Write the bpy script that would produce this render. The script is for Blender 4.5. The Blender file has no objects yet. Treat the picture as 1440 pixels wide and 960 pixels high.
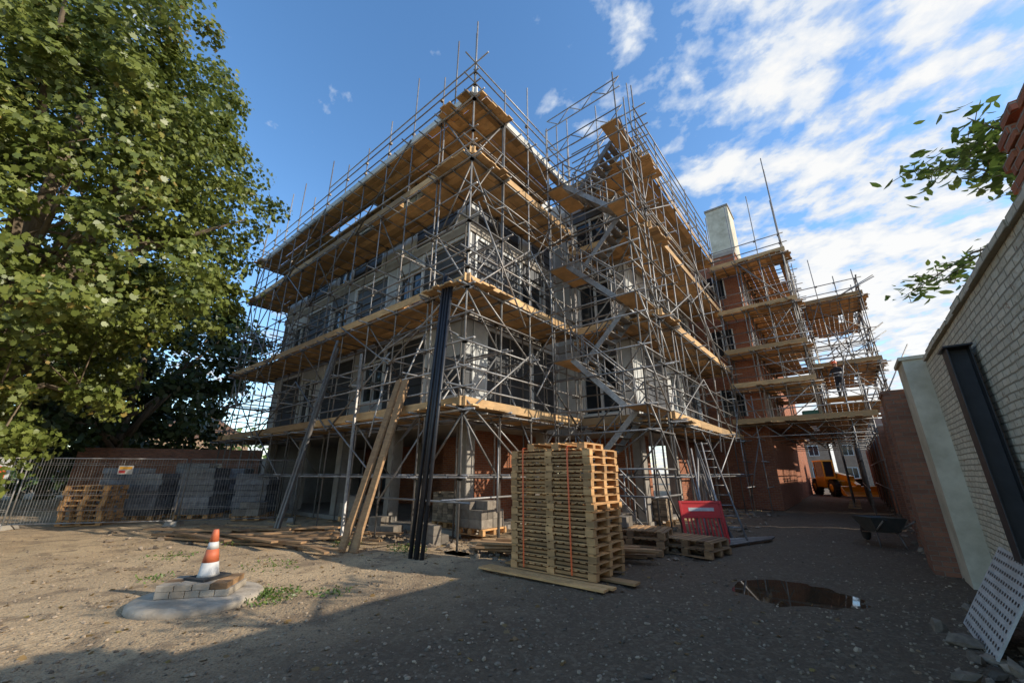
import bpy, math, random
import numpy as np
from mathutils import Vector, Matrix, noise
random.seed(7); rng=np.random.default_rng(7)
S=bpy.context.scene
YAW=math.radians(39.2); CY,SY=math.cos(YAW),math.sin(YAW)
def W(lat,fwd): return (lat*CY-fwd*SY, lat*SY+fwd*CY)

# ------------------------------------------------------------ materials
def newmat(name):
    m=bpy.data.materials.new(name); m.use_nodes=True
    nt=m.node_tree; b=nt.nodes["Principled BSDF"]; return m,nt,b
def N(nt,t,**k):
    n=nt.nodes.new(t)
    for a,v in k.items(): setattr(n,a,v)
    return n
def L(nt,a,b): nt.links.new(a,b)
def mixc(nt,fac,a,b,blend='MIX'):
    n=N(nt,'ShaderNodeMix',data_type='RGBA',blend_type=blend)
    for s,v in ((0,fac),(6,a),(7,b)):
        if hasattr(v,'links'): L(nt,v,n.inputs[s])
        elif s==0: n.inputs[0].default_value=v
        else: n.inputs[s].default_value=(v[0],v[1],v[2],1)
    return n.outputs[2]
def ramp(nt,v,p0,p1,c0=(0,0,0),c1=(1,1,1)):
    n=N(nt,'ShaderNodeValToRGB'); e=n.color_ramp.elements
    e[0].position=p0; e[1].position=p1; e[0].color=(*c0,1); e[1].color=(*c1,1)
    L(nt,v,n.inputs[0]); return n.outputs[0]
def noise_n(nt,vec,scale,detail=4,rough=.6):
    n=N(nt,'ShaderNodeTexNoise'); n.inputs['Scale'].default_value=scale
    n.inputs['Detail'].default_value=min(detail,5); n.inputs['Roughness'].default_value=rough
    if vec is not None: L(nt,vec,n.inputs['Vector'])
    return n.outputs[0]
def math_n(nt,op,a,b=None,c=None):
    n=N(nt,'ShaderNodeMath',operation=op)
    for i,v in enumerate((a,b,c)):
        if v is None: continue
        if hasattr(v,'links'): L(nt,v,n.inputs[i])
        else: n.inputs[i].default_value=v
    return n.outputs[0]
def bump(nt,b,h,strength=.4,dist=.01):
    n=N(nt,'ShaderNodeBump'); n.inputs['Strength'].default_value=strength; n.inputs['Distance'].default_value=dist
    L(nt,h,n.inputs['Height']); L(nt,n.outputs[0],b.inputs['Normal'])
def pm(name,c1,c2,scale=4,rough=.8,metal=0,bmp=.0,bscale=40,rnd=.35,stretch=None,dirt=None):
    m,nt,b=newmat(name)
    tc=N(nt,'ShaderNodeTexCoord'); vec=tc.outputs['Object']
    if stretch:
        mp=N(nt,'ShaderNodeMapping'); mp.inputs['Scale'].default_value=stretch; L(nt,vec,mp.inputs[0]); vec=mp.outputs[0]
    f=ramp(nt,noise_n(nt,vec,scale),.3,.7)
    col=mixc(nt,f,c1,c2)
    at=N(nt,'ShaderNodeAttribute',attribute_name='rnd')
    k=math_n(nt,'MULTIPLY_ADD',at.outputs['Fac'],rnd*2,1-rnd)
    cb=N(nt,'ShaderNodeCombineColor')
    for i in range(3): L(nt,k,cb.inputs[i])
    col=mixc(nt,1.0,col,cb.outputs[0],'MULTIPLY')
    if dirt:
        d=ramp(nt,noise_n(nt,tc.outputs['Object'],1.3,5,.7),.45,.75)
        col=mixc(nt,math_n(nt,'MULTIPLY',d,dirt[3]),col,dirt[:3])
    L(nt,col,b.inputs['Base Color']); b.inputs['Roughness'].default_value=rough; b.inputs['Metallic'].default_value=metal
    if bmp: bump(nt,b,noise_n(nt,tc.outputs['Object'],bscale,3,.6),bmp,.01)
    return m
def brickmat(name,c1,c2,mortar,scale=1.0,bw=.225,rh=.075,paint=None,rough=.9,ms=.007):
    m,nt,b=newmat(name)
    tc=N(nt,'ShaderNodeTexCoord'); sp=N(nt,'ShaderNodeSeparateXYZ'); L(nt,tc.outputs['Object'],sp.inputs[0])
    u=math_n(nt,'ADD',sp.outputs[0],sp.outputs[1]); cb=N(nt,'ShaderNodeCombineXYZ')
    L(nt,u,cb.inputs[0]); L(nt,sp.outputs[2],cb.inputs[1])
    wob=N(nt,'ShaderNodeTexNoise'); wob.inputs['Scale'].default_value=2.5; L(nt,tc.outputs['Object'],wob.inputs['Vector'])
    va=N(nt,'ShaderNodeVectorMath',operation='MULTIPLY_ADD'); L(nt,wob.outputs[1],va.inputs[0]); va.inputs[1].default_value=(.03,.03,0); L(nt,cb.outputs[0],va.inputs[2])
    br=N(nt,'ShaderNodeTexBrick'); L(nt,va.outputs[0],br.inputs['Vector'])
    br.inputs['Scale'].default_value=1; br.inputs['Brick Width'].default_value=bw; br.inputs['Row Height'].default_value=rh
    br.inputs['Mortar Size'].default_value=ms; br.inputs['Mortar Smooth'].default_value=.3; br.inputs['Bias'].default_value=-.1
    br.inputs['Color1'].default_value=(*c1,1); br.inputs['Color2'].default_value=(*c2,1); br.inputs['Mortar'].default_value=(*mortar,1)
    n1=noise_n(nt,tc.outputs['Object'],1.2,5,.7); n2=noise_n(nt,tc.outputs['Object'],14,5,.6)
    col=mixc(nt,math_n(nt,'MULTIPLY',ramp(nt,n1,.35,.75),.45),br.outputs[0],tuple(x*.45 for x in c1))
    if paint:
        mp=N(nt,'ShaderNodeMapping'); mp.inputs['Scale'].default_value=(3,3,.35); L(nt,tc.outputs['Object'],mp.inputs[0])
        st=ramp(nt,noise_n(nt,mp.outputs[0],1.6,5,.65),.46,.78)
        col=mixc(nt,math_n(nt,'MULTIPLY',st,.55),br.outputs[0],(.36,.31,.22))
        fl=ramp(nt,noise_n(nt,tc.outputs['Object'],8,5,.75),.62,.65)
        col=mixc(nt,math_n(nt,'MULTIPLY',fl,.85),col,paint)
        zz=math_n(nt,'MULTIPLY_ADD',n1,1.4,sp.outputs[2]); lo=ramp(nt,math_n(nt,'MULTIPLY',zz,.5),.25,.7,(1,1,1),(0,0,0))
        col=mixc(nt,math_n(nt,'MULTIPLY',lo,.65),col,(.16,.14,.09))
    L(nt,col,b.inputs['Base Color']); b.inputs['Roughness'].default_value=rough
    h=math_n(nt,'MULTIPLY_ADD',br.outputs['Fac'],-1.0,math_n(nt,'MULTIPLY',n2,.8))
    bump(nt,b,h,1.0,.04 if paint else .025)
    return m
M={}
M['steel']=pm('galvanised_tube',(.33,.315,.295),(.18,.172,.165),8,.5,.4,0,60,.45,dirt=(.17,.11,.07,.65))
M['coupler']=pm('coupler_steel',(.22,.19,.16),(.12,.1,.08),20,.6,.5)
M['board']=pm('scaffold_board',(.62,.39,.18),(.42,.25,.11),3,.85,0,.3,60,.4,(1,1,6),dirt=(.2,.15,.1,.55))
M['pale']=pm('pale_board',(.66,.64,.58),(.5,.47,.4),3,.7,0,.1,40,.2)
M['timber']=pm('raw_timber',(.40,.235,.11),(.24,.135,.065),5,.85,0,.3,60,.45,(1,1,5),dirt=(.15,.115,.08,.55))
M['pallet']=pm('pallet_wood',(.66,.37,.15),(.46,.25,.10),5,.85,0,.3,70,.42,dirt=(.24,.145,.075,.45))
M['white']=pm('white_facing_board',(.54,.535,.50),(.41,.405,.385),2,.6,0,.05,20,.2,dirt=(.26,.24,.21,.6))
M['dark']=pm('grey_insulation_board',(.085,.088,.095),(.055,.057,.061),2,.55,.1,.05,20,.35)
M['frame']=pm('window_frame_white',(.68,.68,.65),(.55,.55,.52),3,.4,0,0,1,.1)
M['concrete']=pm('cast_concrete',(.38,.34,.285),(.26,.23,.195),2.5,.85,0,.25,30,.15,dirt=(.16,.13,.1,.6))
M['ring']=pm('rough_concrete',(.46,.39,.30),(.30,.25,.19),5,.92,0,.7,25,.1,dirt=(.22,.16,.1,.8))
M['block']=pm('concrete_block',(.27,.23,.18),(.17,.14,.11),8,.95,0,.5,60,.35,dirt=(.12,.09,.065,.6))
M['brick']=brickmat('red_brick',(.44,.15,.065),(.29,.095,.05),(.34,.28,.21))
M['oldbrick']=brickmat('weathered_brick',(.34,.14,.075),(.20,.09,.055),(.26,.21,.16))
M['paintbrick']=brickmat('painted_brick',(.74,.66,.51),(.60,.535,.41),(.34,.29,.2),paint=(.29,.17,.10),ms=.009)
M['cream']=pm('cream_render',(.66,.595,.46),(.52,.46,.34),2,.85,0,.3,30,.05,dirt=(.27,.22,.14,.75))
M['black']=pm('black_paint_steel',(.02,.021,.024),(.035,.035,.04),6,.45,.2,.1,40,.2)
M['rubber']=pm('rubber',(.02,.02,.02),(.035,.032,.03),6,.85)
M['yellow']=pm('yellow_paint',(.80,.38,.02),(.68,.31,.02),4,.35,0,0,1,.08,dirt=(.3,.2,.1,.3))
M['red']=pm('red_plastic',(.65,.035,.035),(.50,.03,.03),5,.4,0,0,1,.1,dirt=(.3,.1,.08,.4))
M['orange']=pm('orange_plastic',(.66,.16,.06),(.50,.12,.055),8,.6,0,0,1,.05,dirt=(.3,.2,.14,.7))
M['reflect']=pm('white_sleeve',(.64,.62,.58),(.48,.46,.42),8,.5,0,0,1,.05,dirt=(.33,.28,.22,.6))
M['strap']=pm('orange_strap',(.85,.14,.03),(.75,.12,.03),5,.4,0,0,1,.05)
M['wrap']=pm('grey_shrink_wrap',(.17,.19,.215),(.075,.08,.095),6,.22,0,.7,12,.35)
M['green']=pm('green_plastic',(.03,.12,.07),(.02,.09,.05),5,.5)
M['barrow']=pm('dark_barrow_tray',(.05,.055,.05),(.09,.08,.07),9,.6)
M['roof']=pm('roof_tile',(.16,.09,.06),(.10,.06,.045),8,.85,0,.5,30,.2)
M['housebrick']=brickmat('pale_house_brick',(.50,.34,.23),(.40,.26,.17),(.4,.36,.3))
M['bark']=pm('bark',(.22,.165,.11),(.11,.08,.05),8,.95,0,.8,30,.2,(1,1,.3))
M['stone']=pm('stone',(.36,.275,.185),(.14,.105,.075),6,.9,0,.3,30,.55)
M['rock']=pm('broken_rubble',(.28,.215,.15),(.14,.105,.075),12,.95,0,.8,40,.5)
m,nt,b=newmat('window_glass'); b.inputs['Base Color'].default_value=(.02,.025,.03,1); b.inputs['Roughness'].default_value=.06; M['glass']=m

def leafmat(name,a,bc,yel,yf,tf=.3):
    m,nt,b=newmat(name)
    at=N(nt,'ShaderNodeAttribute',attribute_name='rnd')
    c=mixc(nt,at.outputs['Fac'],a,bc)
    c=mixc(nt,math_n(nt,'MULTIPLY',ramp(nt,at.outputs['Fac'],.86,.95),yf),c,yel)
    L(nt,c,b.inputs['Base Color']); b.inputs['Roughness'].default_value=.4
    tr=N(nt,'ShaderNodeBsdfTranslucent'); L(nt,c,tr.inputs[0])
    mx=N(nt,'ShaderNodeMixShader'); mx.inputs[0].default_value=tf
    out=nt.nodes['Material Output']; L(nt,b.outputs[0],mx.inputs[1]); L(nt,tr.outputs[0],mx.inputs[2]); L(nt,mx.outputs[0],out.inputs[0])
    return m
M['leaf']=leafmat('maple_leaf',(.10,.135,.024),(.27,.30,.07),(.45,.27,.08),.7,.35)
M['leafdark']=leafmat('dark_leaf',(.03,.05,.012),(.06,.085,.02),(.14,.10,.03),.4)
M['leafgreen']=leafmat('fresh_leaf',(.09,.15,.03),(.16,.23,.05),(.25,.25,.05),.3)
M['deadleaf']=leafmat('fallen_leaf',(.30,.19,.07),(.20,.11,.04),(.4,.3,.08),.8)

# ------------------------------------------------------------ mesh builder
class MB:
    def __init__(s): s.v=[];s.f=[];s.m=[];s.r=[];s.s=[]
    def add(s,vs,fs,m=0,r=None,sm=None):
        b=len(s.v); r=random.random() if r is None else r
        s.v+=[tuple(v) for v in vs]; s.r+=[r]*len(vs)
        for k,f in enumerate(fs):
            s.f.append([b+i for i in f]); s.m.append(m); s.s.append(bool(sm and sm[k]))
    BF=[(0,3,2,1),(4,5,6,7),(0,1,5,4),(1,2,6,5),(2,3,7,6),(3,0,4,7)]
    def box(s,x0,x1,y0,y1,z0,z1,m=0,r=None,T=None):
        vs=[(x0,y0,z0),(x1,y0,z0),(x1,y1,z0),(x0,y1,z0),(x0,y0,z1),(x1,y0,z1),(x1,y1,z1),(x0,y1,z1)]
        if T is not None: vs=[T@Vector(v) for v in vs]
        s.add(vs,s.BF,m,r)
    def frame(s,p,q,up=(0,0,1)):
        p=Vector(p);q=Vector(q);d=(q-p).normalized();u=Vector(up)
        if abs(d.dot(u))>.97: u=Vector((1,0,0)) if abs(d.x)<.9 else Vector((0,1,0))
        a=d.cross(u).normalized(); c=a.cross(d).normalized(); return p,q,a,c
    def beam(s,p,q,w,h,m=0,r=None,up=(0,0,1)):
        p,q,a,c=s.frame(p,q,up); a=a*w/2; c=c*h/2
        s.add([p-a-c,p+a-c,p+a+c,p-a+c,q-a-c,q+a-c,q+a+c,q-a+c],s.BF,m,r)
    def tube(s,p,q,rad=.025,n=6,m=0,r=None,rad2=None,caps=True,T=None):
        p,q,a,c=s.frame(p,q); rad2=rad if rad2 is None else rad2; vs=[]
        for k in range(n):
            t=2*math.pi*k/n; o=a*math.cos(t)+c*math.sin(t); vs.append(p+o*rad)
        for k in range(n):
            t=2*math.pi*k/n; o=a*math.cos(t)+c*math.sin(t); vs.append(q+o*rad2)
        if T is not None: vs=[T@v for v in vs]
        fs=[(k,(k+1)%n,n+(k+1)%n,n+k) for k in range(n)]; sm=[1]*n
        if caps: fs+=[tuple(range(n))[::-1],tuple(range(n,2*n))]; sm+=[0,0]
        s.add(vs,fs,m,r,sm)
    def lathe(s,prof,c=(0,0,0),n=24,m=0,T=None,r=None):
        vs=[];fs=[];sm=[]
        for (rr,z) in prof:
            for k in range(n):
                t=2*math.pi*k/n; v=Vector((c[0]+rr*math.cos(t),c[1]+rr*math.sin(t),c[2]+z)); vs.append(T@v if T is not None else v)
        for j in range(len(prof)-1):
            for k in range(n): fs.append((j*n+k,j*n+(k+1)%n,(j+1)*n+(k+1)%n,(j+1)*n+k)); sm.append(1)
        fs.append(tuple(range(n))[::-1]); sm.append(0)
        fs.append(tuple(range((len(prof)-1)*n,len(prof)*n))); sm.append(0)
        s.add(vs,fs,m,r,sm)
    def build(s,name,mats,parent=None,bevel=0):
        me=bpy.data.meshes.new(name); me.from_pydata(s.v,[],s.f)
        for mm in mats: me.materials.append(M[mm])
        me.polygons.foreach_set('material_index',s.m); me.polygons.foreach_set('use_smooth',s.s)
        at=me.attributes.new('rnd','FLOAT','POINT'); at.data.foreach_set('value',s.r)
        me.update(); o=bpy.data.objects.new(name,me); S.collection.objects.link(o)
        if parent: o.parent=parent
        if bevel:
            bv=o.modifiers.new('b','BEVEL'); bv.width=bevel; bv.segments=2; bv.limit_method='ANGLE'
        return o
def empty(name,loc=(0,0,0),rz=0):
    e=bpy.data.objects.new(name,None); S.collection.objects.link(e); e.location=loc; e.rotation_euler[2]=rz; return e
def TR(x,y,z,rz=0,rx=0,ry=0): return Matrix.Translation((x,y,z))@Matrix.Rotation(rz,4,'Z')@Matrix.Rotation(rx,4,'X')@Matrix.Rotation(ry,4,'Y')

# ------------------------------------------------------------ camera, light, sky
cam=bpy.data.cameras.new('camera'); co=bpy.data.objects.new('camera',cam); S.collection.objects.link(co)
cam.lens=14; cam.sensor_width=36; cam.clip_end=3000; cam.clip_start=.05
co.location=(0,0,1.6); co.rotation_euler=(math.radians(90+18.28),0,YAW); S.camera=co
ELEV=math.radians(26); sh=Vector((.9,.37,0)).normalized()
sd=Vector((sh.x*math.cos(ELEV),sh.y*math.cos(ELEV),math.sin(ELEV)))
sl=bpy.data.lights.new('sun','SUN'); sl.energy=5.0; sl.angle=math.radians(.5); sl.color=(1,.92,.78)
so=bpy.data.objects.new('sun',sl); S.collection.objects.link(so); so.rotation_euler=sd.to_track_quat('Z','Y').to_euler()
w=bpy.data.worlds.new('World'); S.world=w; w.use_nodes=True; nt=w.node_tree; bg=nt.nodes['Background']
sky=N(nt,'ShaderNodeTexSky',sky_type='NISHITA'); sky.sun_disc=False; sky.sun_elevation=ELEV; sky.sun_rotation=math.atan2(sh.x,sh.y)
sky.air_density=1.0; sky.dust_density=.5; sky.ozone_density=1.6
hs=N(nt,'ShaderNodeHueSaturation'); hs.inputs['Saturation'].default_value=1.2; hs.inputs['Value'].default_value=2.0; L(nt,sky.outputs[0],hs.inputs['Color'])
tc=N(nt,'ShaderNodeTexCoord'); sp=N(nt,'ShaderNodeSeparateXYZ'); L(nt,tc.outputs['Generated'],sp.inputs[0])
zz=math_n(nt,'ADD',math_n(nt,'MAXIMUM',sp.outputs[2],0),.16)
cb=N(nt,'ShaderNodeCombineXYZ'); L(nt,math_n(nt,'DIVIDE',sp.outputs[0],zz),cb.inputs[0]); L(nt,math_n(nt,'DIVIDE',sp.outputs[1],zz),cb.inputs[1])
mp=N(nt,'ShaderNodeMapping'); mp.inputs['Rotation'].default_value=(0,0,1.0); mp.inputs['Scale'].default_value=(1,1.2,1); L(nt,cb.outputs[0],mp.inputs[0])
big=noise_n(nt,mp.outputs[0],1.3,2,.5)
med=N(nt,'ShaderNodeTexNoise'); med.inputs['Scale'].default_value=7.5; med.inputs['Detail'].default_value=6; med.inputs['Roughness'].default_value=.56; med.inputs['Distortion'].default_value=.1; L(nt,mp.outputs[0],med.inputs['Vector'])
vm=N(nt,'ShaderNodeVectorMath',operation='DOT_PRODUCT'); L(nt,tc.outputs['Generated'],vm.inputs[0]); vm.inputs[1].default_value=(CY,SY,0)
side=N(nt,'ShaderNodeMapRange'); L(nt,vm.outputs['Value'],side.inputs[0])
side.inputs[1].default_value=.12; side.inputs[2].default_value=.6; side.inputs[3].default_value=-.15; side.inputs[4].default_value=.09
tot=math_n(nt,'ADD',math_n(nt,'ADD',math_n(nt,'MULTIPLY',big,.55),math_n(nt,'MULTIPLY',med.outputs[0],1.02)),side.outputs[0])
low=N(nt,'ShaderNodeMapRange'); L(nt,sp.outputs[2],low.inputs[0]); low.inputs[1].default_value=0; low.inputs[2].default_value=.5; low.inputs[3].default_value=.12; low.inputs[4].default_value=0
tot=math_n(nt,'ADD',tot,low.outputs[0])
cf=ramp(nt,tot,.75,.90)
ccol=mixc(nt,ramp(nt,tot,.84,1.0),(4.7,5.3,6.2),(6.8,6.75,6.6))
fin=mixc(nt,math_n(nt,'MULTIPLY',cf,.96),hs.outputs[0],ccol)
L(nt,fin,bg.inputs[0]); bg.inputs[1].default_value=.147
S.view_settings.view_transform='Standard'; S.view_settings.look='None'; S.view_settings.exposure=0

# ------------------------------------------------------------ ground
PUD=(-1.05,7.65)
def gh(x,y):
    if not(-40<x<12 and -12<y<60): return 0.
    h=.035*noise.noise(Vector((x*.45,y*.45,0)))+.018*noise.noise(Vector((x*2.1,y*2.1,3)))+.008*noise.noise(Vector((x*6,y*6,5)))
    s=x+2.3+.5*math.sin(y*.22)
    for k in (0,1.7): h-=.025*math.exp(-((s-k)/.17)**2)
    t=y-.6-.12*(x+8)-.02*(x+8)**2
    if x<-3:
        for k in (0,1.6): h-=.022*math.exp(-((t-k)/.15)**2)
    dx,dy=(x-PUD[0])/.85,(y-PUD[1])/.80; d2=dx*dx+dy*dy
    n2=.014*noise.noise(Vector((x*1.7,y*1.7,9)))+.006*noise.noise(Vector((x*5,y*5,4)))
    k=math.exp(-d2*d2*.12)      # flatten round the hollow, then sink it
    h=h*(1-k)+n2*k-.055*math.exp(-d2)
    return h-.01
def axis(a,b,step,far): return np.concatenate([np.linspace(-far,a-2,10),np.arange(a,b,step),np.linspace(b+2,far,10)])
xs=axis(-26,4,.15,900); ys=axis(-4,26,.15,900)
vs=[(x,y,gh(x,y)) for y in ys for x in xs]; nx=len(xs)
fs=[(j*nx+i,j*nx+i+1,(j+1)*nx+i+1,(j+1)*nx+i) for j in range(len(ys)-1) for i in range(nx-1)]
me=bpy.data.meshes.new('ground'); me.from_pydata(vs,[],fs); me.polygons.foreach_set('use_smooth',[True]*len(fs))
m,nt,b=newmat('gravel_dirt'); M['ground']=m
tc=N(nt,'ShaderNodeTexCoord'); O=tc.outputs['Object']
c=mixc(nt,ramp(nt,noise_n(nt,O,.5,5,.65),.35,.65),(.62,.44,.25),(.43,.295,.165))
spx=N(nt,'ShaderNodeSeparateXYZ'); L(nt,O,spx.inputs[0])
shade_mr=N(nt,'ShaderNodeMapRange'); L(nt,math_n(nt,'MULTIPLY_ADD',noise_n(nt,O,.7,4,.6),3.0,spx.outputs[0]),shade_mr.inputs[0]); shade_mr.inputs[1].default_value=-5; shade_mr.inputs[2].default_value=-2
c=mixc(nt,math_n(nt,'MULTIPLY',shade_mr.outputs[0],.9),c,(.085,.056,.034))  # wall's shade painted into the ground colour: darker, browner towards the right
c=mixc(nt,math_n(nt,'MULTIPLY',ramp(nt,noise_n(nt,O,1.6,5,.7),.5,.62),.62),c,(.13,.085,.05))
v1=N(nt,'ShaderNodeTexVoronoi'); v1.inputs['Scale'].default_value=26; L(nt,O,v1.inputs['Vector'])
v2=N(nt,'ShaderNodeTexVoronoi'); v2.inputs['Scale'].default_value=70; L(nt,O,v2.inputs['Vector'])
sc=N(nt,'ShaderNodeSeparateColor'); L(nt,v1.outputs['Color'],sc.inputs[0])
c=mixc(nt,math_n(nt,'MULTIPLY',ramp(nt,sc.outputs[0],.6,.95),.3),c,(.34,.26,.17))
sc2=N(nt,'ShaderNodeSeparateColor'); L(nt,v2.outputs['Color'],sc2.inputs[0])
c=mixc(nt,math_n(nt,'MULTIPLY',ramp(nt,sc2.outputs[0],.55,1),.5),c,(.07,.048,.03))
L(nt,c,b.inputs['Base Color']); b.inputs['Roughness'].default_value=.95
hh=math_n(nt,'ADD',math_n(nt,'MULTIPLY',v1.outputs[0],-.7),math_n(nt,'ADD',math_n(nt,'MULTIPLY',v2.outputs[0],-.35),noise_n(nt,O,9,5,.7)))
bump(nt,b,hh,.7,.024)
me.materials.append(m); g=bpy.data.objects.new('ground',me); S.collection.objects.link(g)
mb=MB(); n=28
mb.add([(PUD[0]+1.05*math.cos(2*math.pi*k/n),PUD[1]+1.0*math.sin(2*math.pi*k/n),-.036) for k in range(n)],[tuple(range(n))])
m,nt,b=newmat('muddy_water'); b.inputs['Base Color'].default_value=(.06,.042,.025,1); b.inputs['Roughness'].default_value=.03; M['water']=m
mb.build('puddle',['water'])
def icos():
    p=(1+5**.5)/2
    v=np.array([(-1,p,0),(1,p,0),(-1,-p,0),(1,-p,0),(0,-1,p),(0,1,p),(0,-1,-p),(0,1,-p),(p,0,-1),(p,0,1),(-p,0,-1),(-p,0,1)])/1.9
    f=[(0,11,5),(0,5,1),(0,1,7),(0,7,10),(0,10,11),(1,5,9),(5,11,4),(11,10,2),(10,7,6),(7,1,8),(3,9,4),(3,4,2),(3,2,6),(3,6,8),(3,8,9),(4,9,5),(2,4,11),(6,2,10),(8,6,7),(9,8,1)]
    return v,f
IV,IF=icos()
def stones(name,pts,sizes,mat='stone',rough=.2):
    V=[];F=[];Rr=[]
    for (x,y),s in zip(pts,sizes):
        b=len(V); q=IV*(s*(.6+.8*rng.random(3)))*(1-rough+2*rough*rng.random((12,1)))
        a=rng.random()*6.28; ca,sa=math.cos(a),math.sin(a)
        z0=gh(x,y)+s*.25; r=float(rng.random())
        for t in q: V.append((x+t[0]*ca-t[1]*sa,y+t[0]*sa+t[1]*ca,z0+t[2]*.7)); Rr.append(r)
        F+=[(b+i,b+j,b+k) for i,j,k in IF]
    me=bpy.data.meshes.new(name); me.from_pydata(V,[],F); me.materials.append(M[mat])
    at=me.attributes.new('rnd','FLOAT','POINT'); at.data.foreach_set('value',Rr)
    o=bpy.data.objects.new(name,me); S.collection.objects.link(o)
pts=[];sz=[]
while len(pts)<10000:
    f=2.0+abs(rng.normal())*5; la=rng.uniform(-1.25,1.25)*f
    x,y=W(la,f)
    if x>1.2 or y>26 or math.hypot(x-PUD[0],y-PUD[1])<.75: continue
    pts.append((x,y)); sz.append(.006+.018*rng.random()**3*(1.7 if rng.random()>.96 else 1))
stones('gravel_stones',pts,sz)
pts=[(rng.normal(.85,.2),rng.normal(5.3,.7)) for _ in range(130)]
stones('rubble',pts,[.03+.09*rng.random()**2 for _ in pts],'rock',.4)
pts=[(rng.uniform(-13,-5),rng.uniform(6.5,8)) for _ in range(420)]+[(rng.uniform(-4.6,-2.6),rng.uniform(8.3,21)) for _ in range(260)]+[(1.25-abs(rng.normal(0,.22)),rng.uniform(7.5,30)) for _ in range(240)]+[(rng.uniform(-17,-12),rng.uniform(2,5.5)) for _ in range(150)]
stones('rubble',pts,[.02+.075*rng.random()**2 for _ in pts],'rock',.4)

# ------------------------------------------------------------ leaves
LEAF=np.array([(0,-.5),(.28,-.38),(.5,-.02),(.27,.06),(.33,.36),(.1,.26),(0,.55),(-.1,.26),(-.33,.36),(-.27,.06),(-.5,-.02),(-.28,-.38)])
LEAFS=np.array([(0,-.5),(.2,-.1),(.16,.25),(0,.5),(-.16,.25),(-.2,-.1)])
def leaves(name,P,Nrm,size,mat,shape=LEAF,parent=None,rv=None):
    n=len(P);k=len(shape)
    Nrm=Nrm/np.linalg.norm(Nrm,axis=1,keepdims=True)
    a=rng.normal(size=(n,3)); a-=Nrm*np.sum(a*Nrm,axis=1,keepdims=True); a/=np.linalg.norm(a,axis=1,keepdims=True)
    c=np.cross(Nrm,a); s=(size*(.6+.8*rng.random(n)))[:,None,None]
    fold=np.abs(shape[:,0])[None,:,None]*.35
    V=P[:,None,:]+s*(shape[None,:,0,None]*a[:,None,:]+shape[None,:,1,None]*c[:,None,:]-fold*Nrm[:,None,:])
    V=V.reshape(-1,3)
    me=bpy.data.meshes.new(name); me.vertices.add(n*k); me.vertices.foreach_set('co',V.ravel())
    me.loops.add(n*k); me.loops.foreach_set('vertex_index',np.arange(n*k)); me.polygons.add(n)
    me.polygons.foreach_set('loop_start',np.arange(n)*k); me.update(calc_edges=True)
    at=me.attributes.new('rnd','FLOAT','POINT'); r=rng.random(n) if rv is None else rv
    at.data.foreach_set('value',np.repeat(r,k).astype(np.float32)); me.materials.append(M[mat]); me.validate()
    o=bpy.data.objects.new(name,me); S.collection.objects.link(o)
    if parent: o.parent=parent
    return o
def tree(name,base,cen,rad,nclump,per,size,mat,cr=.75,trunk_r=.35,limbs=14,shell=.55,shape=LEAF):
    e=empty(name); cen=np.array(cen); rad=np.array(rad)
    d=rng.normal(size=(nclump,3)); d/=np.linalg.norm(d,axis=1,keepdims=True)
    r=shell+(1-shell)*rng.random(nclump)**.7
    rr=np.array([1+.36*noise.noise(Vector(x*2.6+cen*.1)) for x in d])
    C=cen+d*rad*(r*rr)[:,None]
    P=[];Q=[];RV=[]
    for i in range(nclump):
        m=int(per*(.5+rng.random())); s=cr*(.5+.9*rng.random())
        o=rng.normal(size=(m,3)); o/=np.linalg.norm(o,axis=1,keepdims=True); o*=(rng.random((m,1))**.45)
        o[:,2]*=.55
        P.append(C[i]+o*s); nn=o*.8+d[i]*.6+np.array([0,0,.6])+rng.normal(size=(m,3))*.6; Q.append(nn)
        RV.append(np.clip(rng.random()*.4+rng.random(m)*.6,0,1))
    P=np.concatenate(P);Q=np.concatenate(Q)
    leaves('foliage',P,Q,size,mat,shape,parent=e,rv=np.concatenate(RV))
    mb=MB(); base=Vector(base); c=Vector(cen); top=base.lerp(Vector((c.x,c.y,c.z)),.6)
    mb.tube(base-Vector((0,0,.2)),top,trunk_r,12,0,rad2=trunk_r*.6); mb.tube(top,c+Vector((0,0,rad[2]*.5)),trunk_r*.6,10,0,rad2=.06)
    for i in range(limbs):
        k=int(rng.integers(nclump)); st=base.lerp(top,.45+.55*random.random()); en=Vector(C[k]); mid=st.lerp(en,.5)+Vector((0,0,random.uniform(.2,1)))
        r0=trunk_r*random.uniform(.25,.5); mb.tube(st,mid,r0,8,0,rad2=r0*.6); mb.tube(mid,en,r0*.6,7,0,rad2=.015)
        for _ in range(4):
            t=mid.lerp(en,random.random()); q=Vector(C[int(rng.integers(nclump))]); q=t+(q-t).normalized()*random.uniform(.8,2); mb.tube(t,q,r0*.25,5,0,rad2=.008)
    mb.build('trunk_and_limbs',['bark'],e); return e
bx,by=W(-13.4,9.6); cx,cy=W(-12.9,9.2)
tree('maple_tree',(bx,by,0),(cx,cy,9.5),(5.0,4.9,7.2),680,150,.135,'leaf',.76,.4,34,.5)
SL=LEAFS*np.array([1.8,1.2])
bx,by=W(-23,24); tree('broadleaf_tree',(bx,by,0),(bx,by,8),(6.0,6.0,7.0),330,60,.3,'leafdark',1.1,.35,12,shape=SL)
bx,by=W(-26,15.5); tree('broadleaf_tree',(bx,by,0),(bx,by,6),(7,5,5.5),260,60,.3,'leafdark',1.2,.3,8,shape=SL)
bx,by=W(-31,28); tree('broadleaf_tree',(bx,by,0),(bx,by,6.5),(7,7,6.0),200,60,.35,'leafdark',1.3,.3,8,shape=SL)

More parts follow.
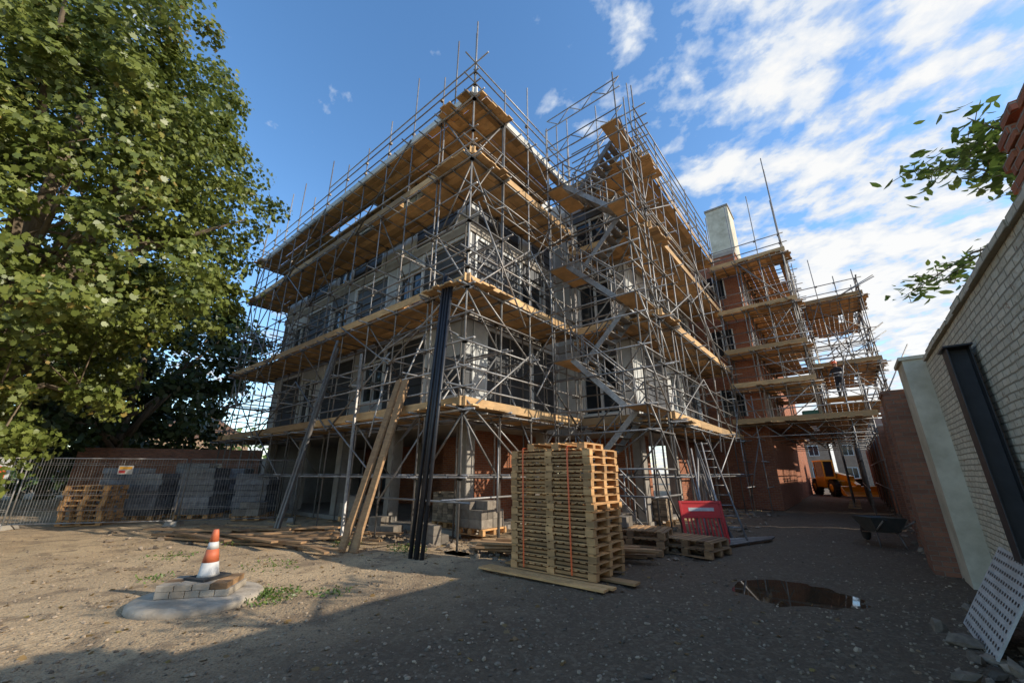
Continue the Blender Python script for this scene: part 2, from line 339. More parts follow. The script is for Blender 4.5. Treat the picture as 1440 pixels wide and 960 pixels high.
# ------------------------------------------------------------ building
apt=empty('apartment_building')
FL=[3.1,6.35,9.5,12.55]
bm=MB()
BM=['white','dark','frame','glass','concrete','brick','timber']
def lbox(mb,O,U,Nn,u0,u1,d0,d1,z0,z1,m,r=None):
    p=[];
    for z in (z0,z1):
        for (u,d) in ((u0,d0),(u1,d0),(u1,d1),(u0,d1)):
            p.append((O[0]+U[0]*u+Nn[0]*d,O[1]+U[1]*u+Nn[1]*d,z))
    mb.add(p,mb.BF,m,r)
def facade(mb,O,U,Nn,Lg,pat):
    for fi in range(3):
        z0=FL[fi]+.16; z1=FL[fi+1]-.16; u=0; k=0
        while u<Lg-.05:
            t=pat[(k+fi*2)%len(pat)]; wd={'W':1.5,'p':.6,'D':2.5,'B':1.3}[t]; wd=min(wd,Lg-u); a,c=u,u+wd
            if t=='p' or (t=='W' and wd<1.0):
                lbox(mb,O,U,Nn,a,c,-.25,0,z0,z1,0)
                lbox(mb,O,U,Nn,a+.02,a+.06,.002,.03,z0,z1,2)
            elif t=='B':
                zz=z0
                while zz<z1-.02:
                    ze=min(zz+.6,z1); lbox(mb,O,U,Nn,a+.004,c-.004,-.25,.0,zz+.004,ze-.006,0 if random.random()>.3 else 1); zz=ze
                lbox(mb,O,U,Nn,a,c,-.3,-.255,z0,z1,1)
            elif t=='D':
                lbox(mb,O,U,Nn,a,c,-.25,-.06,z0,z1,1)
                for q in (a,c-.09): lbox(mb,O,U,Nn,q,q+.09,-.06,.015,z0,z1,2)
                lbox(mb,O,U,Nn,a+.09,c-.09,-.06,.01,z1-.12,z1,2); lbox(mb,O,U,Nn,a+.09,c-.09,-.06,.01,z0,z0+.11,2)
                zz=z0+.42
                while zz<z1-.2: lbox(mb,O,U,Nn,a+.09,c-.09,-.06,-.025,zz,zz+.03,random.choice((0,4,1,1))); zz+=.36
                if random.random()>.4:
                    q=(a+c)/2; lbox(mb,O,U,Nn,q,q+.04,-.025,.0,z0+.12,z1-.13,4)
            else:
                sill=z0+.35 if random.random()>.4 else z0+.85; hd=z1-.45
                lbox(mb,O,U,Nn,a,c,-.25,0,z0,sill,random.choice((0,1))); lbox(mb,O,U,Nn,a,c,-.25,0,hd,z1,random.choice((0,1,1)))
                lbox(mb,O,U,Nn,a,c,-.22,-.17,sill,hd,3)
                for q in (a,c-.08,(a+c)/2-.04): lbox(mb,O,U,Nn,q,q+.08,-.17,-.08,sill,hd,2)
                lbox(mb,O,U,Nn,a+.08,c-.08,-.168,-.1,sill,sill+.08,2); lbox(mb,O,U,Nn,a+.08,c-.08,-.168,-.1,hd-.08,hd,2)
                lbox(mb,O,U,Nn,a-.03,c+.03,-.02,.05,sill-.04,sill+.003,2)
            u=c;k+=1
X0,X1,X2=-22.8,-8.4,-5.3; Y0,Y1,Y2=8.1,13.3,21.6
facade(bm,(X1,Y0),(-1,0),(0,-1),X1-X0,'BpDWpDpWDWpD')
facade(bm,(X1,Y0+.25),(0,1),(1,0),Y1-Y0-.25,'pDDWD')
facade(bm,(X2,Y1),(-1,0),(0,-1),X2-X1-.0,'pWpW')
facade(bm,(X2,Y1+.25),(0,1),(1,0),Y2-Y1-.25,'pDpWDpDB')
facade(bm,(X0,Y0+.25),(0,1),(-1,0),Y2-Y0-.25,'pDpW')
for i,z in enumerate(FL):
    bm.box(X0-.06,X1+.06,Y0-.06,Y2,z-.15,z+.15,4); bm.box(X1+.06,X2+.06,Y1-.06,Y2,z-.15,z+.15,4)
bm.box(X0+.2,X1-.2,Y0+.25,Y2-.25,FL[3]+.15,FL[3]+.3,4)
for (a,c,d,e) in ((X0,X1,Y0,Y0+.2),(X1-.2,X1,Y0+.2,Y1),(X1,X2,Y1,Y1+.2),(X2-.2,X2,Y1+.2,Y2)): bm.box(a,c,d,e,FL[3]+.15,FL[3]+.75,0)
bm.box(X0,X1,Y0+.05,Y2,-.3,.12,4); bm.box(X1,X2,Y1+.05,Y2,-.3,.118,4)
x=X1-.2
while x>X0:
    for y in (Y0+.35,Y0+4.2): bm.box(x-.17,x+.17,y-.17,y+.17,.12,FL[0]-.15,4)
    x-=3.45
for y in (Y1+.2,Y1+3.5,Y1+7): bm.box(X2-.4,X2-.06,y,y+.34,.12,FL[0]-.15,4)
bm.box(X0+.1,X1-.6,Y0+5.5,Y0+5.75,.12,FL[0]-.15,5); bm.box(X1-1.3,X1-1.05,Y0+1.6,Y0+5.5,.12,FL[0]-.15,5)
bm.box(X1-4.2,X1-2.6,Y0+3.0,Y0+3.25,.12,FL[0]-.15,5); bm.box(X1-1.0,X2-.6,Y1+2.0,Y1+2.25,.12,FL[0]-.15,5)
bm.box(X2-.5,X2-.26,Y1+3.9,Y2-.1,.12,FL[0]-.15,5)
bm.box(X0+.1,X0+.35,Y0+.5,Y0+5.5,.12,FL[0]-.15,0)
for k in range(5): 
    xx=X1-2-k*2.9; bm.box(xx-1.0,xx-.2,Y0+5.3,Y0+5.5,.12,2.3,1)
bm.build('walls_slabs_and_windows',BM,apt)
bc=empty('brick_building'); mb=MB()
mb.box(-7,-2.75,22.9,31,0,13.2,0); mb.box(-7,-2.7,22.85,31.05,13.2,13.45,1)
mb.box(-4.0,-2.78,24,25.8,13.45,17.0,2); mb.box(-4.05,-2.73,23.95,25.85,17.0,17.12,1)
for z in (4.3,7.5,10.7):
    mb.box(-4.6,-3.5,22.88,22.9,z,z+1.4,3); 
    for q in (-4.6,-3.56,-4.08): mb.box(q,q+.06,22.83,22.88,z,z+1.4,4)
    for y in (24.2,27.4):
        mb.box(-2.75,-2.735,y,y+1.2,z,z+1.4,3)
        for q in (y,y+.57,y+1.14): mb.box(-2.735,-2.69,q,q+.06,z,z+1.4,4)
mb.box(-8,-2.9,31.06,44,0,9,0)
mb.build('brick_walls',['brick','concrete','cream','glass','frame'],bc)

# ------------------------------------------------------------ scaffolding
sc_e=empty('scaffolding'); T=MB(); B=MB(); K=MB()
def V3(p,z): return Vector((p[0],p[1],z))
def coup(p,z,s=.05): K.box(p[0]-s,p[0]+s,p[1]-s,p[1]+s,z-s,z+s)
def boards(P,U,Nn,Lg,d0,d1,z,toe=True,toem=0,gap=0.03):
    nb=int((d1-d0)/.235)
    for k in range(nb):
        u=-.2-random.random()*1.5; d=d0+.235*k+.115
        while u<Lg+.1:
            l=random.choice((3.0,3.9,2.4)); a=max(u,-.25-random.random()*.15); c=min(u+l,Lg+.25); u+=l+.006
            if c-a<.3: continue
            if random.random()<gap: continue
            zz=z+random.choice((0,0,.005,.03)) ; dz=random.uniform(-.01,.012)
            p=(P[0]+U[0]*a+Nn[0]*d,P[1]+U[1]*a+Nn[1]*d,zz); q=(P[0]+U[0]*c+Nn[0]*d,P[1]+U[1]*c+Nn[1]*d,zz+dz)
            B.beam(p,q,.222,.038,0)
    if toe:
        u=-.15
        while u<Lg:
            c=min(u+random.choice((3,3.9)),Lg+.15); d=d0-.06
            B.beam((P[0]+U[0]*u+Nn[0]*d,P[1]+U[1]*u+Nn[1]*d,z+.13),(P[0]+U[0]*c+Nn[0]*d,P[1]+U[1]*c+Nn[1]*d,z+.13+random.uniform(-.01,.01)),.038,.225,toem); u=c+.005
def run(P0,P1,Nn,depth,spacing,ledg,brd,base,top,inner=.25,diag=True,toetop=False,itop=None):
    P0=Vector(P0);P1=Vector(P1);U=(P1-P0);Lg=U.length;U.normalize();Nn=Vector(Nn)
    n=max(1,round(Lg/spacing)); st=[i*Lg/n+(random.uniform(-.08,.08) if 0<i<n else 0) for i in range(n+1)]
    for i,u in enumerate(st):
        o=P0+U*u; q=o+Nn*depth; tz=top(i,n)
        lx=random.uniform(-.09,.09); ly=random.uniform(-.06,.06)
        T.tube(V3(o,base),Vector((o.x+lx,o.y+ly,tz)))
        T.tube(V3(q,base),Vector((q.x,q.y,(itop or brd[-1]+.2)+random.uniform(0,.5))))
        if base<.5:
            for p in (o,q): K.box(p.x-.09,p.x+.09,p.y-.09,p.y+.09,.02,.03); B.box(p.x-.25,p.x+.25,p.y-.12,p.y+.12,-.02,.02)
        for z in ledg:
            e=random.uniform(.12,.5); a=o-Nn*e; c=q+Nn*random.uniform(.05,.2)
            side=U*.055
            T.tube(V3(a+side,z+.055),V3(c+side,z+.055)); coup(o,z); coup(q,z)
        for z in brd:
            if i<n:
                um=(u+st[i+1])/2; m=P0+U*um; T.tube(V3(m-Nn*random.uniform(.1,.35),z-.02),V3(m+Nn*(depth+.1),z-.02))
    for z in ledg:
        for d in (-.05,depth+.05):
            u=-random.uniform(.15,.5)
            T.tube(V3(P0+U*u+Nn*d,z+random.uniform(-.02,.02)),V3(P1+U*random.uniform(.1,.5)+Nn*d,z+random.uniform(-.02,.02)))
    for z in brd:
        for h in (.55,1.05):
            T.tube(V3(P0-U*random.uniform(.1,.6)-Nn*.05,z+h),V3(P1+U*random.uniform(.1,.6)-Nn*.05,z+h+random.uniform(-.03,.03)))
            for u in st: 
                if random.random()>.3: coup(P0+U*u,z+h,.042)
        boards(P0,U,Nn,Lg,.02,depth+inner,z+.075,True,1 if (toetop and z==brd[-1]) else 0)
    if diag:
        for k in range(len(ledg)-1):
            for i in range(0,n,2):
                a,c=(st[i],st[min(i+2,n)]) if (k+i//2)%2 else (st[min(i+2,n)],st[i])
                if random.random()>.5: T.tube(V3(P0+U*a-Nn*.09,ledg[k]-.1),V3(P0+U*c-Nn*.09,ledg[k+1]+.25))
        for i in range(0,n+1,3):
            for k in range(len(ledg)-1):
                o=P0+U*(st[i]+.06); a,c=(0,depth) if k%2 else (depth,0)
                T.tube(V3(o+Nn*a,ledg[k]),V3(o+Nn*c,ledg[k+1]))
LED=[1.5,3.0,4.7,6.2,8.2,10.3,12.6]; BR=[3.0,6.2,10.3,12.6]
OY=6.5; OX=-6.8; EX=-3.8; FYS=11.95
tops=lambda i,n: random.choice((14.0,14.4,15.2,15.6))+random.uniform(0,.4)
run((OX,OY),(-23.6,OY),(0,1),1.35,1.5,LED,BR,.03,tops,toetop=True)
run((OX,OY),(OX,FYS-.1),(-1,0),1.35,1.4,LED,BR,.03,tops,toetop=True)
run((EX,FYS),(OX+.1,FYS),(0,1),1.2,1.5,LED,[3.0,6.2,9.4,12.4],.03,lambda i,n:14.8+random.uniform(0,1.6))
run((EX,FYS),(EX,22),(-1,0),1.35,1.9,LED,[3.0,6.2,9.4,12.4],.03,lambda i,n:14.3+random.uniform(0,1.8))
run((-23.6,OY),(-23.6,20),(1,0),.9,2.2,LED,BR,.03,tops,diag=False)
T.tube((OX,OY,13),(OX+.05,OY-.02,15.9)); T.tube((OX-.9,OY,13),(OX-.85,OY-.02,15.8))
for z in (13.15,13.65,14.1,14.6):
    T.tube((EX+.1,FYS-.3,z),(EX+.1,21.5,z)); 
    T.tube((OX+.3,FYS-.05,z+.1),(EX+.5,FYS-.05,z+.1))
for z in (14.0,):
    T.tube((OX+.05,OY-.5,z),(OX+.05,FYS,z)); T.tube((OX+.6,OY-.05,z),(-16,OY-.05,z))
def lattice(p,q,hgt=.45,up=(0,0,1),step=.5,r=.022):
    p=Vector(p);q=Vector(q);u=Vector(up)*hgt; n=max(2,int((q-p).length/step))
    T.tube(p,q,r);T.tube(p+u,q+u,r)
    for k in range(n):
        a=p.lerp(q,k/n);c=p.lerp(q,(k+1)/n); T.tube(a if k%2 else a+u,c+u if k%2 else c,r*.8,5)
lattice((OX+.2,OY+.3,8.9),(OX+.2,OY+4.8,8.9),.4)
lattice((-6.6,FYS-1.7,12.9),(-3.6,FYS-1.7,12.9),.45); lattice((-6.6,FYS-1.7,14.2),(-3.6,FYS-1.7,14.2),.45)
for k in range(12):
    z=random.uniform(.2,10); x=random.uniform(-12,OX+.2); T.tube((x,OY-random.uniform(.05,.4),z),(x+random.uniform(-2.5,2.5),OY+random.uniform(-.1,1.3),z+random.uniform(1,3.5)))
for k in range(10):
    z=random.uniform(.2,10); y=random.uniform(OY,FYS); T.tube((OX+random.uniform(0,.4),y,z),(OX+random.uniform(-1.2,.2),y+random.uniform(-2,2),z+random.uniform(1,3.5)))
for k in range(12):
    z=random.uniform(2,12); y=random.uniform(FYS,21); T.tube((EX+random.uniform(0,.3),y,z),(EX+random.uniform(-.3,.3),y+random.uniform(-2.5,2.5),z+random.uniform(1,3.2)))
for z in (1.0,5.4,9.2):
    T.tube((OX-3,OY-.1,z),(OX+random.uniform(.3,.6),OY-.1,z)); T.tube((OX+.1,OY-random.uniform(.3,.7),z+.06),(OX+.1,OY+3,z+.06))
for x in np.arange(-22,-8,2.6):
    for z in (4.2,7.6): T.tube((x,OY-.2,z),(x,Y0,z))
SX0,SX1=OX+.15,EX; SYa,SYb=FYS-1.75,FYS-.2
for x in (SX0,SX1):
    for y in (SYa,(SYa+SYb)/2,SYb): T.tube((x,y,.03),(x+random.uniform(-.06,.06),y,14.2+random.uniform(0,1.8)))
z=.1;fl=0
while z<12.3:
    for zz in (z,z+.95):
        T.tube((SX0-.2,SYa-.05,zz),(SX1+.3,SYa-.05,zz)); T.tube((SX1+.05,SYa-.3,zz),(SX1+.05,SYb+.2,zz)); 
    ya,yb=(SYa+.05,SYa+.72) if fl%2==0 else (SYa+.82,SYb)
    xa,xb=(SX1-.6,SX0+.65) if fl%2==0 else (SX0+.65,SX1-.6)
    for y in (ya,yb):
        T.beam((xa,y,z),(xb,y,z+1.6),.04,.16,0); 
        for h in (.5,.95): T.tube((xa,y,z+h),(xb,y,z+1.6+h),.022)
        for k in range(4): t=k/3; T.tube((xa+(xb-xa)*t,y,z+1.6*t),(xa+(xb-xa)*t,y,z+1.6*t+.95),.018)
    for k in range(8):
        t=(k+.5)/8; xx=xa+(xb-xa)*t; T.beam((xx,ya,z+1.6*t),(xx,yb,z+1.6*t),.22,.03,0)
    xl=(SX0,SX0+.65) if fl%2==0 else (SX1-.6,SX1)
    B.box(xl[0],xl[1],SYa,SYb,z+1.58,z+1.62,0)
    T.tube((SX1+.08,SYa,z+1.6),(SX1+.08,SYb,z))
    z+=1.6;fl+=1
for y in np.arange(21.2,37,2.6):
    lattice((-3.8,y,3.15),(1.15,y,3.15),.5); 
    for x in (-3.75,-3.0,1.0,.35): T.tube((x,y,.0),(x,y,3.7 if y>21.5 else 5.0))
    T.tube((-3.75,y+.1,.5),(-3.0,y+.1,3.1)); 
for x in (-3.75,-3.0,1.0,.35):
    for z in (1.0,2.1,3.1): T.tube((x,20.9,z),(x,37,z))
boards((-3.75,21.1),(0,1),(1,0),15.8,0,4.9,3.72,False)
B.beam((-3.9,21.05,3.85),(1.2,21.05,3.85),.04,.22,0)
for z in (4.3,4.8): T.tube((-3.9,21.1,z),(1.4,21.1,z)); T.tube((1.1,21,z),(1.1,34,z))
CL=[3.8,5.4,7.1,9.2,11.8]
run((-.6,21.6),(-3.7,21.6),(0,1),1.15,1.05,CL,CL[1:],3.75,lambda i,n:14+random.uniform(0,2)-i*.2)
run((-.6,21.7),(-.6,28.5),(-1,0),1.9,1.2,CL,CL[1:],3.75,lambda i,n:(16.8 if i<2 else 12.5)+random.uniform(-1,1))
DL=[3.8,5.3,6.9,8.7,10.5]
run((2.1,26.6),(-.5,26.6),(0,1),2.6,.9,DL,[6.9,10.5],3.0,lambda i,n:11.2+random.uniform(0,2.2))
run((2.1,26.7),(2.1,34),(-1,0),2.4,1.3,DL,[4.9,6.9,10.5],.0,lambda i,n:11.2+random.uniform(0,1.6))
for k in range(14):
    z=random.uniform(4,10); y=random.uniform(21.5,30); x=random.uniform(-2,2); T.tube((x,y,z),(x+random.uniform(-1.6,1.6),y+random.uniform(-2,2),z+random.uniform(.8,2.5)))
for k in range(2): T.tube((1.0,26.5,10.6),(2.8,26+k*.3,11.2+.2*k))
for k in range(44):
    if random.random()>.5: x=random.uniform(-22,-8); p=(x,OY+random.uniform(.1,.9)); U=(1,0); lim=OX-x
    else: p=(random.choice((OX-.5,EX-.5)),random.uniform(12.5,20)); U=(0,1); lim=9
    z=random.choice(BR[:3])+.12; l=min(random.uniform(.8,2.4),lim)
    for j in range(random.randint(1,5)): B.beam((p[0],p[1],z+.045*j),(p[0]+U[0]*l,p[1]+U[1]*l,z+.045*j+random.uniform(0,.02)),.2,.04,0)
T.build('tubes',['steel'],sc_e); B.build('boards',['board','pale'],sc_e); K.build('couplers_and_base_plates',['coupler'],sc_e)

# ------------------------------------------------------------ boundary walls (right)
mb=MB()
mb.box(1.3,1.62,-6,9.4,-.2,3.36,0)
y=-6
while y<9.3:
    mb.box(1.26+random.uniform(-.01,.01),1.66,y,min(y+.45,9.4)-.006,3.362,3.43+random.uniform(-.015,.015),0); y+=.45
mb.box(1.02,1.5,9.402,10.25,-.2,3.44,1); mb.box(.98,1.54,9.37,10.28,3.442,3.5,1)
mb.build('painted_brick_wall',['paintbrick','cream'])
mb=MB(); 
mb.box(.72,1.42,10.29,11.1,-.2,3.02,0); mb.box(1.0,1.42,11.103,13.2,-.2,2.95,0); mb.box(.8,1.42,13.203,13.38,-.2,3.15,0)
for y0,y1,h in ((13.4,17.5,3.2),(17.7,24,3.2),(24.2,44,3.2)):
    mb.box(1.25,1.5,y0,y1,-.2,h,0)
    yy=y0
    while yy<y1: mb.box(1.05,1.25,yy,yy+.34,-.2,h+.1,0); yy+=3.2
yy=10.3
while yy<11: mb.box(.70,1.44,yy,yy+.1,3.022,3.08+random.uniform(0,.02),0); yy+=.112
mb.build('brick_wall',['oldbrick'])
mb=MB()
for k in range(7):
    z=3.44+k*.078
    for j in range(5):
        if k>4 and random.random()<.35*(k-4): continue
        y=2.95+j*.235+(.11 if k%2 else 0)-.03*k+random.uniform(-.008,.008); mb.box(1.30+random.uniform(-.01,.01),1.55,y,y+.222,z,z+.068,0)
mb.build('brick_pier',['brick'],bevel=.004)
mb=MB()
for x in (1.08,1.255): mb.box(x-.012,x+.0,6.35,6.62,-.05,2.92,0)
mb.box(1.08,1.243,6.478,6.492,-.05,2.92,0); mb.box(1.04,1.27,6.3,6.67,2.92,2.94,0)
mb.build('steel_column',['black'],bevel=.003)
mb=MB(); Tm=TR(.62,5.95,.0,0,0,math.radians(30))
mb.box(0,.02,0,1.35,0,.95,0,T=Tm)
for i in range(15):
    for j in range(11):
        y=.06+i*.086;z=.05+j*.085; n=8
        mb.add([Tm@Vector((-.003,y+.02*math.cos(6.283*k/n),z+.02*math.sin(6.283*k/n))) for k in range(n)],[tuple(range(n))],1)
mb.build('perforated_panel',['reflect','black'])
e=empty('elder_shrub'); mb=MB(); P=[];Q=[]
root=Vector((2.3,5.2,0)); crown=Vector((2.2,5.4,3.7)); mb.tube(root,crown,.06,8,0,rad2=.04)
sprays=[((1.3,6.3,5.2),110),((1.5,5.6,4.8),90),((1.6,5.4,4.4),150),((1.5,5.2,4.6),130),((1.05,7.4,3.95),90),((1.3,6.8,3.85),90),((1.7,5.0,4.1),110),((1.5,5.0,4.8),60)]
for (t,c) in sprays:
    t=Vector(t); mid=crown.lerp(t,.55)+Vector((0,0,.18)); mb.tube(crown,mid,.022,6,0,rad2=.012); mb.tube(mid,t,.012,5,0,rad2=.004)
    for k in range(c):
        s=random.random()**.6; p=mid.lerp(t,s)+Vector((random.gauss(0,.12),random.gauss(0,.15),random.gauss(0,.09)))
        P.append(p); Q.append((random.gauss(0,.5),random.gauss(0,.5),1))
        if k%6==0: mb.tube(mid.lerp(t,s),p,.004,4)
mb.build('stems',['bark'],e); leaves('leaves',np.array(P),np.array(Q),.12,'leafgreen',LEAFS,e)

# ------------------------------------------------------------ pallet stack
def pallet(mb,T0,z,Lx=1.65,Ly=1.0,m=0,s=1.0):
    for k in range(3):
        y=[.0,Ly/2-.05,Ly-.1][k]
        for j in range(3):
            x=[0,Lx/2-.07,Lx-.14][j]; mb.box(x,x+.14,y,y+.1,z+.022*s,z+.112*s,m,T=T0)
        mb.box(0,Lx,y,y+.1,z,z+.02*s,m,T=T0)
    for j in range(3):
        x=[0,Lx/2-.07,Lx-.14][j]; mb.box(x+.002,x+.138,.0,Ly,z+.114*s,z+.13*s,m,T=T0)
    x=0
    while x<Lx-.05:
        mb.box(x,min(x+.1,Lx),-.004,Ly+.004,z+.132*s,z+.15*s,m,T=T0); x+=.137
mb=MB(); px,py=-4.92,6.02
mb.box(px-.5,px+1.95,py-.12,py-.0,.02,.05,0); mb.box(px-.4,px+2.1,py+.3,py+.5,.02,.05,0); mb.box(px-.5,px+1.9,py-.3,py-.16,.02,.05,0)
for k in range(16):
    T0=TR(px+random.uniform(-.018,.018),py+random.uniform(-.018,.018),0,random.uniform(-.008,.008))
    pallet(mb,T0,.06+k*.121,s=.79)
    for y in (0,.9):
        mb.box(.15,.77,y+.03,y+.088,.06+k*.121+.036,.06+k*.121+.078,0,r=random.random()*.4,T=T0); mb.box(.90,1.50,y+.03,y+.088,.06+k*.121+.036,.06+k*.121+.078,0,r=random.random()*.4,T=T0)
T0=TR(px+.3,py+.08,0,.07,0,.008); pallet(mb,T0,.062+16*.121,1.15,.8,s=.79)
for x in (.28,1.22):
    mb.box(px+x,px+x+.03,py-.04,py-.036,.1,2.03,1); mb.box(px+x,px+x+.03,py-.04,py+1.04,2.032,2.036,1)
mb.build('pallet_stack',['pallet','strap'])

# ------------------------------------------------------------ cone on manhole slab
mb=MB(); gx,gy=-7.1,2.1
mb.lathe([(.75,-.05),(.745,.04),(.72,.062),(.66,.078),(.4,.085),(.0,.09)],(gx,gy,0),40,0)
mb.build('concrete_ring',['ring'])
mb=MB(); T0=TR(gx-.02,gy+.03,.09,math.radians(52))
for i in range(5):
    for j in range(3):
        mb.box(-.42+i*.17,-.42+i*.17+.162,-.3+j*.2,-.3+j*.2+.192,0,.075,random.choice((0,0,1)),T=T0); 
for i in range(4):
    for j in range(3):
        mb.box(-.42+i*.205,-.42+i*.205+.195,-.3+j*.19,-.3+j*.19+.18,.078,.15,random.choice((0,0,1)),T=T0)
mb.build('paving_slab_stack',['ring','timber'],bevel=.004)
mb=MB(); cz=.245; T0=TR(gx-.03,gy+.06,cz,math.radians(20),math.radians(2))
mb.box(-.19,.19,-.19,.19,0,.03,1,T=T0)
mb.lathe([(.13,.03),(.12,.06),(.098,.2)],(0,0,0),24,2,T=T0)
mb.lathe([(.0985,.2),(.072,.36)],(0,0,0),24,0,T=T0); mb.lathe([(.0715,.36),(.056,.45)],(0,0,0),24,2,T=T0); mb.lathe([(.0565,.45),(.042,.56),(.034,.6),(.03,.605)],(0,0,0),24,0,T=T0)
mb.build('traffic_cone',['orange','rubber','reflect'])
def weeds(cx,cy,r,n,s=.1):
    P=[];Q=[]
    for k in range(n):
        a=random.random()*6.28; d=r*random.random()**.7; x=cx+d*math.cos(a)*1.3;y=cy+d*math.sin(a)
        P.append((x,y,gh(x,y)+random.random()*s)); Q.append((random.gauss(0,.8),random.gauss(0,.8),.6))
    leaves('weeds',np.array(P),np.array(Q),.05,'leafgreen',LEAFS)
weeds(-6.6,2.75,.42,520,.07); weeds(-6.1,3.4,.3,90,.05); weeds(-9.1,2.0,.3,80,.05); weeds(-12,4,.6,160); weeds(-9.6,5.6,.35,190); weeds(-5.5,7.6,.3,130); weeds(-7.7,5.9,.4,260,.12); weeds(-11,2.6,.5,110,.05); weeds(-8.6,3.6,.5,100,.04)
n=520; la=rng.uniform(-9,4,n); fw=rng.uniform(2.6,11,n); P=np.array([(*W(a,f),0) for a,f in zip(la,fw)]); 
P=P[P[:,0]<1.1]; P[:,2]=[gh(p[0],p[1])+.012 for p in P]
leaves('fallen_leaves',P,np.tile((0,0,1.),(len(P),1))+rng.normal(size=(len(P),3))*.25,.06,'deadleaf',LEAF)

# ------------------------------------------------------------ leaning things
mb=MB()
for k,(dx,t,dz) in enumerate(((0,.0,0),(.28,.14,.25),(-.02,.1,.3),(.2,.24,.05))):
    mb.beam((-8.75+dx,5.0+.12*(k%2),.0),(-9.35+dx*.8+t,6.42,3.75+dz),.22,.06,0,up=(0,-1,.3))
mb.build('leaning_planks',['timber'],bevel=.004)
mb=MB()
for k in range(4):
    a=(-7.12+.10*k,5.55+.05*(k%2),0); c=(-7.55+.1*k,6.38,6.75-.12*k); mb.tube(a,c,.042,10)
mb.build('black_pipes',['black'])
mb=MB()
for k in range(2):
    mb.beam((-12.5+.2*k,5.1,0),(-13.1+.14*k,6.4,6.0-.3*k),.05,.09,0)
mb.beam((-10.4,5.9,0),(-11.4,6.4,5.2),.05,.08,0)
mb.build('leaning_steel_channels',['steel'])
mb=MB()
for k in range(44):
    x=random.uniform(-15.8,-10.5); y=4.6+random.uniform(-1.2,.9)+.3*(x+13); a=random.gauss(.45,.25); l=random.uniform(1.2,3.2)
    z=.03+.04*random.randint(0,3); mb.beam((x,y,z),(x+l*math.cos(a),y+l*math.sin(a),z+random.uniform(0,.06)),random.choice((.22,.15,.1)),.04,0)
mb.build('timber_pile',['timber'])
mb=MB()
for k in range(12): mb.beam((-6.2+random.uniform(-.4,.4),6.9+random.uniform(-.4,.6),.05+.04*k*.5),(-3.4+random.uniform(-.6,.4),8.2+random.uniform(-.4,.6),.06+.04*k*.5),.15,.04,0)
mb.build('timber_pile',['timber'])
def blockstack(name,x0,y0,nx,ny,nz,bl=.44,bw=.215,bh=.215,mat='block',rz=0,pal=True,z0=0):
    mb=MB(); T0=TR(x0,y0,z0,rz)
    if pal: pallet(mb,T0,0,nx*bl+.05,ny*bw+.05,1)
    zb=.155 if pal else .0
    for k in range(nz):
        for j in range(ny):
            for i in range(nx):
                if k==nz-1 and random.random()<.3: continue
                a=random.uniform(-.006,.006); mb.box(i*bl+.004+a,(i+1)*bl-.004+a,j*bw+.004,(j+1)*bw-.004,zb+k*bh+.002,zb+(k+1)*bh-.002,0,T=T0)
    return mb.build(name,[mat,'pallet'],bevel=.006)
mb=MB()
for k in range(3): pallet(mb,TR(-4.7+.03*k,8.7,0,.1+.03*k),.0+k*.152,1.4,1.0)
for k in range(2): pallet(mb,TR(-3.55,9.4,0,-.2+.06*k),.0+k*.152,1.1,.9)
mb.build('pallet_stack',['timber'])
blockstack('concrete_block_stack',-4.5,8.9,2,2,1,rz=.12,pal=False,z0=.47)
blockstack('concrete_block_stack',-8.3,7.9,2,4,3,z0=.12)
blockstack('concrete_block_stack',-10.9,6.95,2,2,2,pal=False,rz=.3)
blockstack('concrete_block_stack',-8.7,6.9,2,2,2,pal=False,rz=-.2)
blockstack('brick_stack',-6.0,13.9,5,5,9,.22,.11,.073,'stone',z0=.0)
blockstack('brick_stack',-9.9,8.4,5,5,11,.22,.11,.073,'stone',z0=.12)
blockstack('concrete_block_stack',-13.4,7.4,2,3,3,z0=.1)

mb=MB(); T0=TR(-3.25,10.25,.0,math.radians(38),math.radians(-12))
mb.box(0,1.0,0,.045,.12,.18,0,T=T0)
for x in (0,.94): mb.box(x,x+.06,0,.045,.18,1.0,0,T=T0)
mb.box(.06,.94,0,.045,.94,1.0,0,T=T0); mb.box(.06,.94,.0,.045,.62,.68,0,T=T0)
for x in np.arange(.13,.9,.085): mb.box(x,x+.035,.008,.037,.18,.62,0,T=T0)
mb.box(.062,.938,.01,.035,.682,.938,0,T=T0); mb.box(.2,.8,.006,.039,.77,.85,1,T=T0)
for x in (.1,.8): mb.box(x,x+.08,-.22,.27,.06,.12,0,T=T0)
mb.build('plastic_barrier',['red','reflect'],bevel=.006)
mb=MB()
for k in range(9): mb.tube((-3.0+random.uniform(-.3,.5),10.9+random.uniform(-.2,1.0),0),(-3.6+random.uniform(-.1,.2),12.4+random.uniform(0,1),random.uniform(1.4,2.6)),.025)
for k in range(5): mb.tube((-2.9,9.9+.1*k,.05+.03*k),(-1.9,12.5+.1*k,.06),.025)
mb.build('leaning_tubes',['steel'])
mb=MB()
p=Vector((-2.6,11.4,0));q=Vector((-3.7,13.6,2.6)); o=Vector((.36,.15,0))
mb.tube(p,q,.025);mb.tube(p+o,q+o,.025)
for k in range(11): mb.tube(p.lerp(q,k/11+.04),p.lerp(q,k/11+.04)+o,.014)
mb.build('ladder',['steel'])

